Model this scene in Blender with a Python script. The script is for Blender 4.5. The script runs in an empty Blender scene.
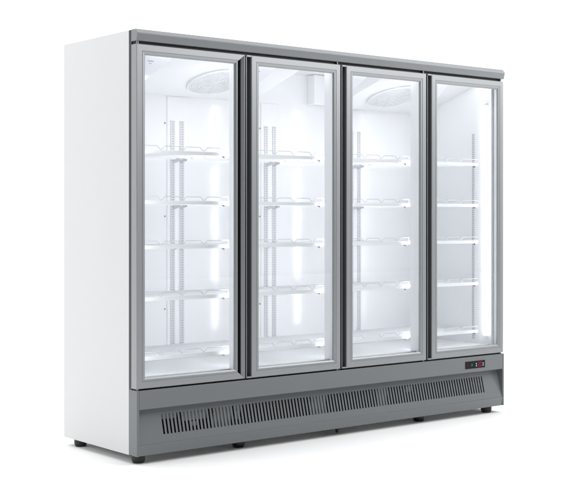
import bpy, bmesh, math
from mathutils import Vector, Matrix

# ---------------------------------------------------------------- camera, world, lamps
sc = bpy.context.scene
col = sc.collection
FLOOR_Z = -0.038

cd = bpy.data.cameras.new("camera")
cam = bpy.data.objects.new("camera", cd)
col.objects.link(cam)
cam.location = (-2.9329, -4.6963, 1.0687)
cam.rotation_euler = (math.pi / 2, 0, -0.6749)
cd.sensor_fit = 'HORIZONTAL'
cd.sensor_width = 36.0
cd.lens = 1229.8 / 562.0 * 36.0
cd.shift_y = (218.5 - 250.0) / 562.0
cd.clip_end = 200
sc.camera = cam

W = bpy.data.worlds.new("World")
sc.world = W
W.use_nodes = True
bg = W.node_tree.nodes["Background"]
bg.inputs[0].default_value = (0.97, 0.985, 1.0, 1)
bg.inputs[1].default_value = 0.06

def area(name, loc, target, sx, sy, power, color=(1, 1, 1)):
    l = bpy.data.lights.new(name, 'AREA')
    l.shape = 'RECTANGLE'; l.size = sx; l.size_y = sy
    l.energy = power; l.color = color
    o = bpy.data.objects.new(name, l)
    col.objects.link(o)
    o.location = loc
    o.rotation_euler = (Vector(target) - Vector(loc)).to_track_quat('-Z', 'Y').to_euler()
    return o

area("overhead_softbox", (0.9, 0.5, 5.2), (0.9, 0.5, 0), 10.0, 6.5, 440)
area("front_softbox", (3.3, -2.5, 3.1), (1.3, 0.0, 1.5), 4.0, 1.5, 118)
area("right_softbox", (6.6, -2.4, 1.5), (2.0, 0.0, 1.2), 1.2, 2.0, 27)
area("side_softbox", (-5.0, 1.2, 2.6), (0, 0.3, 0.9), 3.0, 3.0, 128)
area("backdrop_softbox", (6.0, 2.8, 6.0), (6.5, 6.5, 0.8), 17.0, 3.0, 880)

sc.view_settings.view_transform = 'Standard'
sc.view_settings.look = 'None'
sc.view_settings.exposure = 0.0
sc.view_settings.gamma = 1.0
sc.cycles.use_denoising = True
sc.cycles.max_bounces = 14
sc.cycles.diffuse_bounces = 10
sc.cycles.glossy_bounces = 6
sc.cycles.transparent_max_bounces = 16
sc.cycles.sample_clamp_indirect = 6

# ---------------------------------------------------------------- materials
def principled(name, color, rough=0.5, metal=0.0, coat=0.0, coat_rough=0.1, spec=0.5):
    m = bpy.data.materials.new(name); m.use_nodes = True
    b = m.node_tree.nodes["Principled BSDF"]
    b.inputs["Base Color"].default_value = (*color, 1)
    b.inputs["Roughness"].default_value = rough
    b.inputs["Metallic"].default_value = metal
    b.inputs["Coat Weight"].default_value = coat
    b.inputs["Coat Roughness"].default_value = coat_rough
    b.inputs["Specular IOR Level"].default_value = spec
    return m

def vary(m, color, amount=0.06, scale=(60, 60, 60), bump=0.0, rough=None, detail=3.0):
    """fine procedural variation of colour, roughness and surface"""
    nt = m.node_tree; N = nt.nodes; L = nt.links
    b = N["Principled BSDF"]
    tc = N.new("ShaderNodeTexCoord"); mp = N.new("ShaderNodeMapping")
    mp.inputs["Scale"].default_value = scale
    no = N.new("ShaderNodeTexNoise"); no.inputs["Scale"].default_value = 1.0
    no.inputs["Detail"].default_value = detail
    L.new(tc.outputs["Object"], mp.inputs[0]); L.new(mp.outputs[0], no.inputs["Vector"])
    mx = N.new("ShaderNodeMix"); mx.data_type = 'RGBA'
    mx.inputs[6].default_value = (*[c * (1 - amount) for c in color], 1)
    mx.inputs[7].default_value = (*[min(1, c * (1 + amount)) for c in color], 1)
    L.new(no.outputs["Fac"], mx.inputs[0]); L.new(mx.outputs[2], b.inputs["Base Color"])
    if rough:
        mr = N.new("ShaderNodeMapRange")
        mr.inputs["To Min"].default_value = rough[0]; mr.inputs["To Max"].default_value = rough[1]
        L.new(no.outputs["Fac"], mr.inputs["Value"]); L.new(mr.outputs[0], b.inputs["Roughness"])
    if bump:
        bp = N.new("ShaderNodeBump"); bp.inputs["Strength"].default_value = bump
        bp.inputs["Distance"].default_value = 0.002
        L.new(no.outputs["Fac"], bp.inputs["Height"]); L.new(bp.outputs[0], b.inputs["Normal"])
    return m

M = {}
M['studio'] = vary(principled("studio_white", (0.86, 0.86, 0.86), 0.9, spec=0.0), (0.86, 0.86, 0.86), 0.01, (1, 1, 1))
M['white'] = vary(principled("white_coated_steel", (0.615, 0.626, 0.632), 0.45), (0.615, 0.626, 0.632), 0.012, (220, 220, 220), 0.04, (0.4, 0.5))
M['liner'] = vary(principled("white_liner", (0.925, 0.928, 0.94), 0.4, coat=0.85, coat_rough=0.115), (0.925, 0.928, 0.94), 0.008, (30, 30, 30))
M['shelf'] = principled("white_wire_coating", (0.88, 0.885, 0.90), 0.35)
M['guard'] = principled("guard_wire", (0.66, 0.67, 0.70), 0.3, 0.2)
M['alu'] = vary(principled("anodised_aluminium", (0.327, 0.341, 0.352), 0.45, 0.6), (0.327, 0.341, 0.352), 0.04, (300, 300, 6), 0.03, (0.42, 0.5))
M['grey'] = vary(principled("grey_painted_steel", (0.168, 0.183, 0.190), 0.42, 0.1), (0.168, 0.183, 0.190), 0.05, (400, 400, 400), 0.05, (0.38, 0.48))
M['fascia'] = vary(principled('fascia_lit_grey', (0.226, 0.242, 0.25), 0.42, 0.1), (0.226, 0.242, 0.25), 0.05, (400, 400, 400), 0.05, (0.38, 0.48))  # body grey lightened: stronger light at the top is put into the colour
M['black'] = principled("black_rubber", (0.012, 0.013, 0.014), 0.55)
M['dark'] = vary(principled("dark_grey_plastic", (0.085, 0.093, 0.095), 0.42), (0.085, 0.093, 0.095), 0.05, (200, 200, 200))
M['trim'] = principled("dark_trim", (0.028, 0.031, 0.032), 0.45)
M['inside'] = principled("compartment_black", (0.02, 0.02, 0.021), 0.8)
M['coil'] = principled("galvanised_metal", (0.33, 0.34, 0.35), 0.5, 0.2)
M['foot'] = vary(principled("black_foot_plastic", (0.012, 0.012, 0.013), 0.45), (0.012, 0.012, 0.013), 0.2, (150, 150, 150))
M['frost'] = principled("frosted_plastic", (0.9, 0.9, 0.92), 0.5)
def frost():
    nt = M['frost'].node_tree; N = nt.nodes; L = nt.links
    b = N["Principled BSDF"]; o = [n for n in N if n.type == 'OUTPUT_MATERIAL'][0]
    t = N.new("ShaderNodeBsdfTranslucent"); t.inputs[0].default_value = (0.95, 0.95, 0.97, 1)
    mx = N.new("ShaderNodeMixShader"); mx.inputs[0].default_value = 0.72
    L.new(b.outputs[0], mx.inputs[1]); L.new(t.outputs[0], mx.inputs[2]); L.new(mx.outputs[0], o.inputs[0])
frost()
M['panel'] = principled("display_black", (0.008, 0.009, 0.009), 0.35, spec=0.15)
M['clip'] = principled('dark_clip', (0.06, 0.06, 0.065), 0.6)
M['mark'] = principled("grey_print", (0.35, 0.36, 0.39), 0.6)
M['bolt'] = principled("zinc_bolt", (0.28, 0.28, 0.28), 0.4, 0.9)

def emit(name, color, strength):
    m = bpy.data.materials.new(name); m.use_nodes = True
    nt = m.node_tree; nt.nodes.clear()
    e = nt.nodes.new("ShaderNodeEmission"); o = nt.nodes.new("ShaderNodeOutputMaterial")
    e.inputs[0].default_value = (*color, 1); e.inputs[1].default_value = strength
    nt.links.new(e.outputs[0], o.inputs[0])
    return m
M['led'] = emit("led_light", (0.975, 0.97, 1.0), 13.5)
M['header_fill'] = emit('header_fill_glow', (0.975, 0.97, 1.0), 7.5)  # added fill, unseen source
M['end_header_fill'] = emit('end_fill_glow', (0.975, 0.97, 1.0), 12.0)  # stronger added fill for the right-hand bay
M['wall_led'] = emit('wall_led_light', (0.97, 0.972, 1.0), 7.0)
M['red'] = emit("red_digit_light", (0.66, 0.05, 0.15), 0.6)
M['dimred'] = emit("dim_red_light", (0.35, 0.03, 0.04), 0.6)
M['green'] = emit("green_light", (0.03, 0.30, 0.20), 0.8)
M['icon'] = emit("white_icon_light", (0.7, 0.75, 0.75), 0.8)

def glass_mat():
    m = bpy.data.materials.new("clear_glass"); m.use_nodes = True
    nt = m.node_tree; nt.nodes.clear(); N = nt.nodes; L = nt.links
    t = N.new("ShaderNodeBsdfTransparent"); t.inputs[0].default_value = (0.975, 0.985, 0.985, 1)
    g = N.new("ShaderNodeBsdfGlossy"); g.inputs["Roughness"].default_value = 0.0
    g.inputs["Color"].default_value = (0.9, 0.95, 1, 1)
    f = N.new("ShaderNodeFresnel")                     # thin sheet: same reflectance from both sides
    ge = N.new("ShaderNodeNewGeometry"); io = N.new("ShaderNodeMix")
    io.inputs[2].default_value = 1.5; io.inputs[3].default_value = 1 / 1.5
    L.new(ge.outputs["Backfacing"], io.inputs[0]); L.new(io.outputs[0], f.inputs[0])
    mx = N.new("ShaderNodeMixShader"); o = N.new("ShaderNodeOutputMaterial")
    L.new(f.outputs[0], mx.inputs[0]); L.new(t.outputs[0], mx.inputs[1]); L.new(g.outputs[0], mx.inputs[2])
    L.new(mx.outputs[0], o.inputs[0])
    return m
M['glass'] = glass_mat()

def pilaster_mat():
    m = principled("slotted_steel", (0.55, 0.57, 0.60), 0.4, 0.2)
    nt = m.node_tree; N = nt.nodes; L = nt.links; b = N["Principled BSDF"]
    tc = N.new("ShaderNodeTexCoord"); sp = N.new("ShaderNodeSeparateXYZ")
    L.new(tc.outputs["Object"], sp.inputs[0])
    def math_(op, a, v):
        n = N.new("ShaderNodeMath"); n.operation = op
        L.new(a, n.inputs[0]); n.inputs[1].default_value = v
        return n.outputs[0]
    fr = math_('FRACT', math_('DIVIDE', sp.outputs[2], 0.0125), 0)
    slot = math_('LESS_THAN', fr, 0.55)
    ax = math_('LESS_THAN', math_('ABSOLUTE', sp.outputs[0], 0), 0.0065)
    mu = N.new("ShaderNodeMath"); mu.operation = 'MULTIPLY'
    L.new(slot, mu.inputs[0]); L.new(ax, mu.inputs[1])
    mx = N.new("ShaderNodeMix"); mx.data_type = 'RGBA'
    mx.inputs[6].default_value = (0.72, 0.725, 0.75, 1); mx.inputs[7].default_value = (0.50, 0.51, 0.535, 1)
    L.new(mu.outputs[0], mx.inputs[0]); L.new(mx.outputs[2], b.inputs["Base Color"])
    return m
M['pilaster'] = pilaster_mat()

# ---------------------------------------------------------------- helpers
def link(name, bm, mat, parent=None, bevel=0.0, smooth=False, loc=None, recalc=True):
    if recalc:
        bmesh.ops.recalc_face_normals(bm, faces=bm.faces)
    me = bpy.data.meshes.new(name)
    bm.to_mesh(me); bm.free()
    me.materials.append(mat)
    o = bpy.data.objects.new(name, me)
    col.objects.link(o)
    if parent: o.parent = parent
    if loc: o.location = loc
    if smooth:
        for p in me.polygons: p.use_smooth = True
    if bevel:
        md = o.modifiers.new("bevel", 'BEVEL')
        md.width = bevel; md.segments = 2; md.limit_method = 'ANGLE'
        md.angle_limit = math.radians(25); md.harden_normals = False
    return o

def NB(): return bmesh.new()

def box(bm, x0, x1, y0, y1, z0, z1, mtx=None):
    vs = [Vector((x, y, z)) for x in (x0, x1) for y in (y0, y1) for z in (z0, z1)]
    if mtx: vs = [mtx @ v for v in vs]
    v = [bm.verts.new(p) for p in vs]
    for f in ((0, 1, 3, 2), (4, 6, 7, 5), (0, 4, 5, 1), (2, 3, 7, 6), (0, 2, 6, 4), (1, 5, 7, 3)):
        bm.faces.new([v[i] for i in f])

def loft(bm, rings, close=True):
    R = [[bm.verts.new(p) for p in r] for r in rings]
    n = len(R[0])
    for a, b in zip(R[:-1], R[1:]):
        for i in range(n):
            j = (i + 1) % n
            bm.faces.new((a[i], a[j], b[j], b[i]))
    if close:
        bm.faces.new(R[0][::-1]); bm.faces.new(R[-1])

def prism_x(bm, prof, x0, x1):
    loft(bm, [[(x, y, z) for y, z in prof] for x in (x0, x1)])

def rail(bm, prof, side, x0, x1, z0, z1, ka, kb):
    """one mitred side of a rectangular frame; prof = (u from the outer edge, y)"""
    if side == 'L': r = [[(x0 + u, y, z0 + ka * u) for u, y in prof], [(x0 + u, y, z1 - kb * u) for u, y in prof]]
    if side == 'R': r = [[(x1 - u, y, z0 + ka * u) for u, y in prof], [(x1 - u, y, z1 - kb * u) for u, y in prof]]
    if side == 'T': r = [[(x0 + ka * u, y, z1 - u) for u, y in prof], [(x1 - kb * u, y, z1 - u) for u, y in prof]]
    if side == 'B': r = [[(x0 + ka * u, y, z0 + u) for u, y in prof], [(x1 - kb * u, y, z0 + u) for u, y in prof]]
    loft(bm, r)

def tube(bm, pts, r, n=6):
    pts = [Vector(p) for p in pts]
    rings = []
    for i, p in enumerate(pts):
        d = (pts[min(i + 1, len(pts) - 1)] - pts[max(i - 1, 0)]).normalized()
        a = d.cross(Vector((0, 1, 0)))
        if a.length < 1e-3: a = d.cross(Vector((1, 0, 0)))
        a.normalize(); b = d.cross(a)
        rings.append([p + r * (math.cos(t) * a + math.sin(t) * b) for t in [2 * math.pi * k / n for k in range(n)]])
    loft(bm, rings)

def lathe(bm, prof, c, n=28):
    loft(bm, [[(c[0] + r * math.cos(2 * math.pi * k / n), c[1] + r * math.sin(2 * math.pi * k / n), z) for k in range(n)] for r, z in prof])

def ring(bm, c, ux, uy, R, r, n=48, m=6):
    nn = ux.cross(uy)
    R_ = []
    for k in range(n):
        t = 2 * math.pi * k / n
        d = math.cos(t) * ux + math.sin(t) * uy
        R_.append([bm.verts.new(c + d * R + r * (math.cos(s) * d + math.sin(s) * nn)) for s in [2 * math.pi * q / m for q in range(m)]])
    for k in range(n):
        a, b = R_[k], R_[(k + 1) % n]
        for q in range(m):
            bm.faces.new((a[q], a[(q + 1) % m], b[(q + 1) % m], b[q]))

def copy_tree(o, parent, loc=None):
    c = o.copy(); col.objects.link(c); c.parent = parent
    if loc is not None: c.location = loc
    for ch in list(o.children): copy_tree(ch, c)
    return c

# ---------------------------------------------------------------- setting: white studio floor and sweep
bm = NB()
v = [bm.verts.new(p) for p in ((-14, -14, FLOOR_Z), (16, -14, FLOOR_Z), (16, 4, FLOOR_Z), (-14, 4, FLOOR_Z))]
bm.faces.new(v)
floor = link("floor", bm, M['studio'], recalc=False); floor['kind'] = 'structure'
bm = NB()
prof = [(4 + 3 * math.sin(a), FLOOR_Z + 3 - 3 * math.cos(a)) for a in [math.pi / 2 * k / 24 for k in range(25)]] + [(7, 9)]
rows = [[bm.verts.new((x, y, z)) for x in (-14, 16)] for y, z in prof]
for a, b in zip(rows[:-1], rows[1:]): bm.faces.new((a[0], a[1], b[1], b[0]))
bd = link("backdrop", bm, M['studio'], smooth=True, recalc=False); bd['kind'] = 'structure'

# ---------------------------------------------------------------- the fridge
WID, DEP, HGT, PF = 2.46, 0.672, 1.92, 0.0686
fr = bpy.data.objects.new("display_fridge", None)
col.objects.link(fr)
fr['label'] = "wide white and grey upright display fridge with four lit glass doors and empty shelves"
fr['category'] = "fridge"

# outer body
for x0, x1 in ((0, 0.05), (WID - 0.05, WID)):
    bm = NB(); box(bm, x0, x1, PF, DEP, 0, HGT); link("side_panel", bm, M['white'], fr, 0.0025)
bm = NB(); box(bm, 0.0505, WID - 0.0505, 0.625, DEP - 0.001, 0.002, HGT - 0.002); link("back_panel", bm, M['white'], fr)
bm = NB(); box(bm, 0.0505, WID - 0.0505, PF, 0.6245, HGT - 0.03, HGT - 0.001); link("top_panel", bm, M['white'], fr)
bm = NB(); box(bm, 0.0505, WID - 0.0505, 0.012, 0.6245, 0.040, 0.046); link("base_pan", bm, M['white'], fr)

# dark gasket surround between body and doors
def one(name, mat, parent, *b, bevel=0.0):
    bm = NB(); box(bm, *b)
    return link(name, bm, mat, parent, bevel)
for x0, x1 in ((0.0015, 0.030), (WID - 0.030, WID - 0.0015)):
    one("body_trim", M['trim'], fr, x0, x1, 0.0465, PF - 0.0005, 0.2965, 1.9185)
    one("lower_trim", M['grey'], fr, x0, x1, 0.0465, PF - 0.0005, 0.003, 0.296)
for z0, z1 in ((1.835, 1.905), (0.297, 0.335)):
    one("cross_rail", M['black'], fr, 0.0505, WID - 0.0505, 0.047, PF - 0.001, z0, z1)
for z0, z1 in ((1.8535, 1.8655), (0.2965, 0.3015)):
    one("door_seal", M['black'], fr, 0.006, WID - 0.006, 0.022, 0.0462, z0, z1)

# liner
LX0, LX1, LY, LZ0, LZ1 = 0.056, 2.404, 0.605, 0.348, 1.885
bm = NB()
box(bm, 0.0506, LX0, PF, 0.62, 0.335, LZ1)
box(bm, 0.0305, LX0, 0.0476, PF - .0004, 0.336, LZ1 - .036)
box(bm, LX1, WID - 0.0305, 0.0476, PF - .0004, 0.336, LZ1 - .036)
box(bm, LX1, WID - 0.0506, PF, 0.62, 0.335, LZ1)
box(bm, LX0 + .0004, LX1 - .0004, LY, 0.6205, 0.3355, LZ1 - .001)
box(bm, LX0 + .0004, LX1 - .0004, PF, LY - .0004, 0.336, LZ0)
box(bm, LX0 + .0004, LX1 - .0004, PF, LY - .0004, LZ1 - 0.012, LZ1 - .0015)
link("inner_liner", bm, M['liner'], fr)
# coved step at the foot of the back wall
bm = NB(); prism_x(bm, [(LY - .0006, LZ0 + .0005), (LY - .0006, 0.405), (0.575, LZ0 + .0005)], LX0 + .001, LX1 - .001)
link("floor_cove", bm, M['liner'], fr)

# sloped ceiling ducts with fans
SL = 0.32
def slope_z(y): return 1.706 + (0.6 - y) * SL
def duct(x0, x1):
    bm = NB()
    prism_x(bm, [(0.6045, 1.700), (0.6, 1.700), (0.12, slope_z(0.12) - .006), (0.12, 1.872), (0.6045, 1.872)], x0, x1)
    return link("ceiling_duct", bm, M['liner'], fr, 0.002)
duct(LX0 + .001, 1.10); duct(1.685, LX1 - .001)
bm = NB(); box(bm, 1.50, 1.684, 0.545, 0.6045, 1.706, 1.872); link("evaporator_cover", bm, M['liner'], fr, 0.004)
for fx, fy in ((0.715, 0.385), (1.955, 0.385)):
    c = Vector((fx, fy, slope_z(fy) - .016))
    ux = Vector((1, 0, 0)); uy = Vector((0, -1, SL)).normalized()
    bm = NB()
    for k in range(9): ring(bm, c, ux, uy, 0.022 + 0.0145 * k, 0.0022)
    ring(bm, c, ux, uy, 0.150, 0.0045)
    for k in range(4):
        t = math.pi * k / 4 + .3
        d = math.cos(t) * ux + math.sin(t) * uy
        nn = ux.cross(uy)
        tube(bm, [c - d * 0.148, c + d * 0.148], 0.0022)
    link("fan_grille", bm, M['shelf'], fr, smooth=True)

# mullions and LED strips
for mx in (0.611, 1.219, 1.838):
    bm = NB(); box(bm, mx - 0.026, mx + 0.026, 0.0475, 0.104, 0.3485, 1.872)
    mu = link("mullion", bm, M['liner'], fr, 0.004)
    bm = NB(); box(bm, mx - 0.024, mx + 0.024, 0.040, 0.0472, 0.303, 1.853)
    link("seal", bm, M['black'], mu)
    one("led_strip", M['led'], mu, mx - 0.020, mx + 0.020, 0.1045, 0.1075, 0.40, 1.715)
for lx in (LX0 + 0.011, LX1 - 0.011):
    ls = one("led_strip", M['wall_led'], fr, lx - .006, lx + .006, 0.072, 0.096, 0.40, 1.715, bevel=.004)
    for z in (0.385, 1.716): one("led_holder", M['liner'], ls, lx - .010, lx + .010, 0.070, 0.100, z, z + .014, bevel=.002)

for x0, x1 in ((0.07, 0.580), (0.642, 1.188), (1.250, 1.807), (1.869, 2.39)):  # unseen header lights, added to fill the interior with light
    hl = one("header_fill_light", M['liner'], fr, x0, x1, 0.072, 0.116, 1.852, 1.8725, bevel=.002)
    one("led_strip", M['header_fill' if x1 < 2 else 'end_header_fill'], hl, x0 + .01, x1 - .01, 0.080, 0.108, 1.846, 1.8518)  # added fill strip, hidden behind the door top rails

# pilasters on the back wall
PZ0, PZ1 = 0.417, 1.573
first = None
for px in (0.619, 1.229, 1.857):
    bm = NB(); box(bm, px - 0.062, px + 0.062, 0.6005, LY - .0008, 0.40, 1.698); link("back_column", bm, M['liner'], fr, 0.004)
    for dx in (-0.0285, 0.0285):
        if first is None:
            bm = NB(); box(bm, -0.0125, 0.0125, -.0035, 0, PZ0, PZ1)
            first = link("pilaster", bm, M['pilaster'], fr, loc=(px + dx, 0.600, 0))
        else:
            copy_tree(first, fr, (px + dx, 0.600, 0))
for px in (LX0 + .02, LX1 - .035):
    copy_tree(first, fr, (px, 0.604, 0))
for sx, sg in ((LX0 + .0035, 1), (LX1 - .0035, -1)):
    bm = NB(); box(bm, -.003, .003, -0.0065, 0.0065, 0.37, 1.56)
    link("side_pilaster", bm, M['pilaster'], fr, loc=(sx, 0.182, 0))

# wall thermostat probes: small dots on the back wall
for dx in (0.545, 1.160):
    for z in (1.555, 1.076, 0.60): one("wall_clip", M['mark'], fr, dx - .0035, dx + .0035, 0.601, 0.6045, z, z + .008)

# shelves
SHELF_Z = (1.388, 1.152, 0.943, 0.703, 0.428)
SY0, SY1 = 0.130, 0.575
def make_shelf(x0, x1, z):
    w = x1 - x0
    bm = NB()
    n = int(w / 0.021)
    for k in range(n + 1):
        x = 0.004 + (w - 0.008) * k / n
        box(bm, x - .0028, x + .0028, 0.006, SY1 - SY0, -.009, -.003)
    for y in (0.11, 0.22, 0.33, SY1 - SY0 - .004): box(bm, 0.0, w, y - .003, y + .003, -.0155, -.0095)
    box(bm, 0, w, 0, 0.004, -.017, 0.0)
    sh = link("shelf", bm, M['shelf'], fr, loc=(x0, SY0, z))
    # wire guard along the front with V shaped dips
    bm = NB()
    pts = [(0.003, 0, 0.0), (0.003, 0, 0.020)]
    x = 0.03
    while x < w - .03:
        if x > .04: pts.append((x - .021, 0, 0.020))
        pts.append((x - .004, 0, 0.004)); pts.append((x + .004, 0, 0.004)); pts.append((x + .021, 0, 0.020))
        x += 0.122
    pts += [(w - .003, 0, 0.020), (w - .003, 0, 0.0)]
    tube(bm, pts, 0.0020)
    link("front_guard", bm, M['guard'], sh, smooth=True, loc=(0, 0.001, 0))
    for xb in (0.012, w - 0.012):
        bm = NB()
        loft(bm, [[(xb + d, SY1 - SY0 + .012, 0.0), (xb + d, SY1 - SY0 + .012, -.036), (xb + d, SY1 - SY0 - .05, -.022), (xb + d, SY1 - SY0 - .05, -.0165)] for d in (-.0015, .0015)])
        link("bracket", bm, M['pilaster'], sh)
    bm = NB()
    loft(bm, [[(w - .042 + a, d, -.0175), (w - .024 + a, d, -.0175), (w - .024 + a, d, -.027)] for a, d in ((0, .002), (0, .006))])
    link("clip", bm, M['clip'], sh)
    return sh
BAYS = ((LX0 + .006, 0.604), (0.618, 1.212), (1.226, 1.831), (1.845, LX1 - .018))
for x0, x1 in BAYS:
    s0 = make_shelf(x0, x1, SHELF_Z[0])
    for z in SHELF_Z[1:]: copy_tree(s0, fr, (x0, SY0, z))

# corner gussets with small printed marks behind the glass
for gx in (0.040, 0.655, 1.262, 1.885):
    bm = NB()
    loft(bm, [[(gx, y, 1.83), (gx + .185, y, 1.83), (gx + .185, y, 1.808), (gx + .03, y, 1.69), (gx, y, 1.69)] for y in (0.0585, 0.0615)])
    g = link("corner_plate", bm, M['frost'], fr)
    one("printed_mark", M['mark'], g, gx + .055, gx + .085, 0.0575, 0.0583, 1.785, 1.788)
    one("printed_mark", M['mark'], g, gx + .060, gx + .075, 0.0575, 0.0583, 1.775, 1.777)

# ---------------------------------------------------------------- doors
DZ0, DZ1 = 0.304, 1.851
STD = [(0, .045), (0, .002), (.002, 0), (.028, 0), (.0295, .002), (.031, .002), (.0325, .0005), (.0405, .0010), (.047, .006), (.047, .0115), (.031, .0115), (.031, .045)]
WST = .047
def glass(parent, x0, x1, z0, z1):
    bm = NB(); box(bm, x0, x1, 0.0120, 0.0160, z0, z1)
    link("glass_pane", bm, M['glass'], parent)
def inner_seal(parent, x0, x1, z0, z1):
    bm = NB()
    pr = [(0, .0165), (0, .0445), (.0012, .0445), (.0012, .0165)]
    for sd in 'LTBR': rail(bm, pr, sd, x0, x1, z0, z1, 1, 1)
    link("inner_seal", bm, M['liner'], parent)
def pins(parent, x):
    for z0, z1 in ((DZ1 - .001, 1.8665), (0.2955, DZ0 + .001)):
        bm = NB(); lathe(bm, [(.0055, z0), (.0055, z1)], (x, 0.014), 12)
        link("hinge_pin", bm, M['bolt'], parent)

# left door: grip groove along its right stile
x0, x1 = -0.001, 0.6055
GRP = [(0, .045), (0, .001), (.001, 0), (.0035, 0), (.0178, .0095), (.021, .030), (.0435, .030), (.0435, .001), (.0445, 0), (.050, 0.0003), (.060, .007), (.060, .0115), (.0465, .0115), (.0465, .045)]
bm = NB()
k = WST / .060
rail(bm, STD, 'L', x0, x1, DZ0, DZ1, 1, 1)
rail(bm, STD, 'T', x0, x1, DZ0, DZ1, 1, 1 / k)
rail(bm, STD, 'B', x0, x1, DZ0, DZ1, 1, 1 / k)
rail(bm, GRP, 'R', x0, x1, DZ0, DZ1, k, k)
d = link("door", bm, M['alu'], fr)
glass(d, x0 + .033, x1 - .048, DZ0 + .033, DZ1 - .033)
bm = NB()
loft(bm, [[(x1 - u, y, DZ0 + k * u + .001) for u, y in ((.0190, .0115), (.0214, .0296), (.0430, .0296), (.0430, .0282), (.0224, .0282), (.0200, .0115))],
          [(x1 - u, y, DZ1 - k * u - .001) for u, y in ((.0190, .0115), (.0214, .0296), (.0430, .0296), (.0430, .0282), (.0224, .0282), (.0200, .0115))]])
link("handle", bm, M['black'], d)
inner_seal(d, x0 + .0312, x1 - .0467, DZ0 + .0312, DZ1 - .0312)
pins(d, x0 + .012)

for x0, x1 in ((0.6145, 1.2135), (1.2240, 1.8310), (1.8425, 2.4540)):
    bm = NB()
    xi = x0 + .031
    for s in 'LTBR': rail(bm, STD, s, xi, x1, DZ0, DZ1, 1, 1)
    box(bm, x0, x0 + .0030, .0035, .0445, DZ0, DZ1)                       # lip of the grip
    box(bm, x0 + .0032, xi - .0002, .0008, .0445, DZ1 - .007, DZ1 - .0002)  # its end caps
    box(bm, x0 + .0032, xi - .0002, .0008, .0445, DZ0 + .0002, DZ0 + .007)
    d = link("door", bm, M['alu'], fr)
    glass(d, xi + .033, x1 - .033, DZ0 + .033, DZ1 - .033)
    bm = NB()
    box(bm, x0 + .0032, xi - .0003, .024, .0443, DZ0 + .0072, DZ1 - .0072)
    box(bm, xi - .0030, xi - .0003, .0015, .0238, DZ0 + .0072, DZ1 - .0072)
    link("handle", bm, M['dark'], d)
    bm = NB()
    box(bm, x0 - .0015, x0 - .0002, .004, .044, DZ0 + .002, DZ1 - .002)
    link("gap_shade_strip", bm, M['black'], d)  # black strip added to paint deeper shade into the gap between doors
    inner_seal(d, xi + .0312, x1 - .0312, DZ0 + .0312, DZ1 - .0312)
    pins(d, x1 - .012)

# ---------------------------------------------------------------- top fascia
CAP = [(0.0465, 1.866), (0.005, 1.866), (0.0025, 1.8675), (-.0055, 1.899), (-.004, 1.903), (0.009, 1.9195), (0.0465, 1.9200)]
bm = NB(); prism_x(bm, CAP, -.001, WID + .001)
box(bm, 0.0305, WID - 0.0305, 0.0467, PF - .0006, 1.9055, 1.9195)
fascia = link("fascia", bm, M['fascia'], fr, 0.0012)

# ---------------------------------------------------------------- base with slotted panel
bm = NB()
box(bm, 0.0125, WID - .0125, 0.0005, 0.045, 0.210, 0.296)
base = link("base_panel", bm, M['grey'], fr, 0.0015)
for x0, x1 in ((0.0, 0.012), (WID - .012, WID)):
    bm = NB()
    prism_x(bm, [(0.046, 0.001), (0.0, 0.001), (0.0, 0.2965), (0.046, 0.2965)], x0, x1)
    link("end_plate", bm, M['grey'], base, 0.001)
# sloped slotted panel
P0 = Vector((0, 0.003, 0.050)); P1 = Vector((0, 0.042, 0.203))
s_dir = (P1 - P0).normalized(); L = (P1 - P0).length
n_dir = Vector((1, 0, 0)).cross(s_dir)       # inward/outward normal
if n_dir.y > 0: n_dir = -n_dir
mt = Matrix((( 1, -n_dir.x, s_dir.x, P0.x), (0, -n_dir.y, s_dir.y, P0.y), (0, -n_dir.z, s_dir.z, P0.z), (0, 0, 0, 1)))
bm = NB()
XA, XB = 0.0125, WID - .0125
S0, S1 = L * 0.235, L * 0.815
T = 0.002
XS, PITCH, NS = 0.150, 0.0201, 108
box(bm, XA, XB, 0, T, 0, S0, mt)
box(bm, XA, XB, 0, T, S1, L, mt)
box(bm, XA, XS, 0, T, S0, S1, mt)
box(bm, XS + PITCH * (NS - 1) + 0.0092, XB, 0, T, S0, S1, mt)
for k in range(NS - 1):
    box(bm, XS + PITCH * k + .0092, XS + PITCH * (k + 1), 0, T, S0, S1, mt)
bmesh.ops.remove_doubles(bm, verts=bm.verts, dist=1e-5)
link("vent_panel", bm, M['grey'], base)
bm = NB(); prism_x(bm, [(0.006, 0.0495), (0.0025, 0.0495), (0.0008, 0.0485), (0.006, 0.001), (0.010, 0.001), (0.010, 0.040)], XA, XB)
link("kick_lip", bm, M['grey'], base, 0.0006)
bm = NB(); box(bm, XA, XB, 0.043, 0.050, 0.195, 0.2095); link("panel_return", bm, M['inside'], base)
# what can be glimpsed behind the slots
bm = NB(); box(bm, 0.052, WID - .052, 0.20, 0.205, 0.047, 0.284); link("baffle", bm, M['inside'], base)
for b in ((0.16, 0.255, 0.064, 0.07, 0.145, 0.172), (0.285, 0.42, 0.062, 0.07, 0.125, 0.19), (0.33, 0.37, 0.050, 0.06, 0.10, 0.120),
          (0.47, 0.575, 0.074, 0.080, 0.055, 0.19), (0.60, 0.63, 0.074, 0.080, 0.10, 0.19),
          (1.10, 1.20, 0.100, 0.106, 0.05, 0.19), (1.56, 1.63, 0.098, 0.104, 0.05, 0.19), (1.75, 1.79, 0.076, 0.080, 0.13, 0.16)):
    one("condenser_bracket", M['coil'], base, *b)

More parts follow.
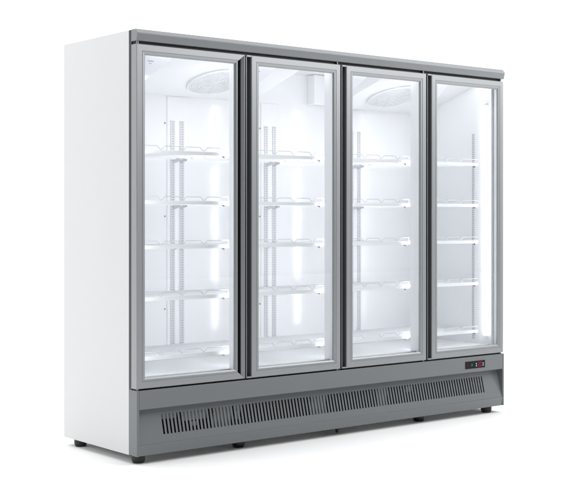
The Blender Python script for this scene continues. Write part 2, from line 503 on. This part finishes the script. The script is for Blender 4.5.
# control display
bm = NB(); box(bm, 2.137, 2.298, -.0015, 0.0004, 0.2305, 0.2715)
disp = link("control_display", bm, M['panel'], fr, 0.0008)
def segs(bm, x, z, w, h, t, on):
    y0, y1 = -.0022, -.0016
    S = {'a': (x, x + w, z + h - t, z + h), 'd': (x, x + w, z, z + t), 'g': (x, x + w, z + h / 2 - t / 2, z + h / 2 + t / 2),
         'f': (x, x + t, z + h / 2 + t / 2 + .0006, z + h - t - .0006), 'b': (x + w - t, x + w, z + h / 2 + t / 2 + .0006, z + h - t - .0006),
         'e': (x, x + t, z + t + .0006, z + h / 2 - t / 2 - .0006), 'c': (x + w - t, x + w, z + t + .0006, z + h / 2 - t / 2 - .0006)}
    for c in on:
        a = S[c]; box(bm, a[0], a[1], y0, y1, a[2], a[3])
for dx, on in ((2.240, 'abdeg'), (2.257, 'abcdef')):
    bm = NB(); segs(bm, dx, .239, .013, .025, .0034, on); link("digit", bm, M['red'], disp)
bm = NB(); segs(bm, 2.150, .241, .010, .021, .0026, 'acdfg'); link("indicator", bm, M['dimred'], disp)
bm = NB()
for a in range(3):
    box(bm, -.0085, .0085, -.0022, -.0016, -.0014, .0014, Matrix.Translation((2.190, 0, .2505)) @ Matrix.Rotation(a * math.pi / 3, 4, 'Y'))
link("snowflake_icon", bm, M['green'], disp)
for x, z in ((2.222, .240), (2.222, .252), (2.278, .241), (2.278, .252)):
    one("button_icon", M['icon'], disp, x, x + .007, -.0022, -.0016, z, z + .007)

# feet
def foot(x, y):
    bm = NB()
    lathe(bm, [(.014, 0.039), (.014, -.003), (.030, -.004), (.0315, -.006), (.0315, -.022), (.026, -.036), (.025, -.0378)], (x, y))
    return link("foot", bm, M['foot'], fr, 0.0006)
for x, y in ((0.046, 0.062), (0.628, 0.085), (1.857, 0.085), (2.377, 0.062), (0.045, 0.585), (2.41, 0.585), (1.23, 0.585)):
    foot(x, y)
bm = NB()
loft(bm, [[(1.195, y, 0.0398), (1.262, y, 0.0398), (1.262, y, -.017), (1.250, y, -.017), (1.195, y, 0.002)] for y in (0.060, 0.095)])
dp = link("drain_bracket", bm, M['trim'], fr, 0.001)
bm = NB(); lathe(bm, [(.007, -.012), (.008, -.020), (.008, -.032), (.006, -.0345)], (1.256, 0.077), 14); link("drain_plug", bm, M['foot'], dp)
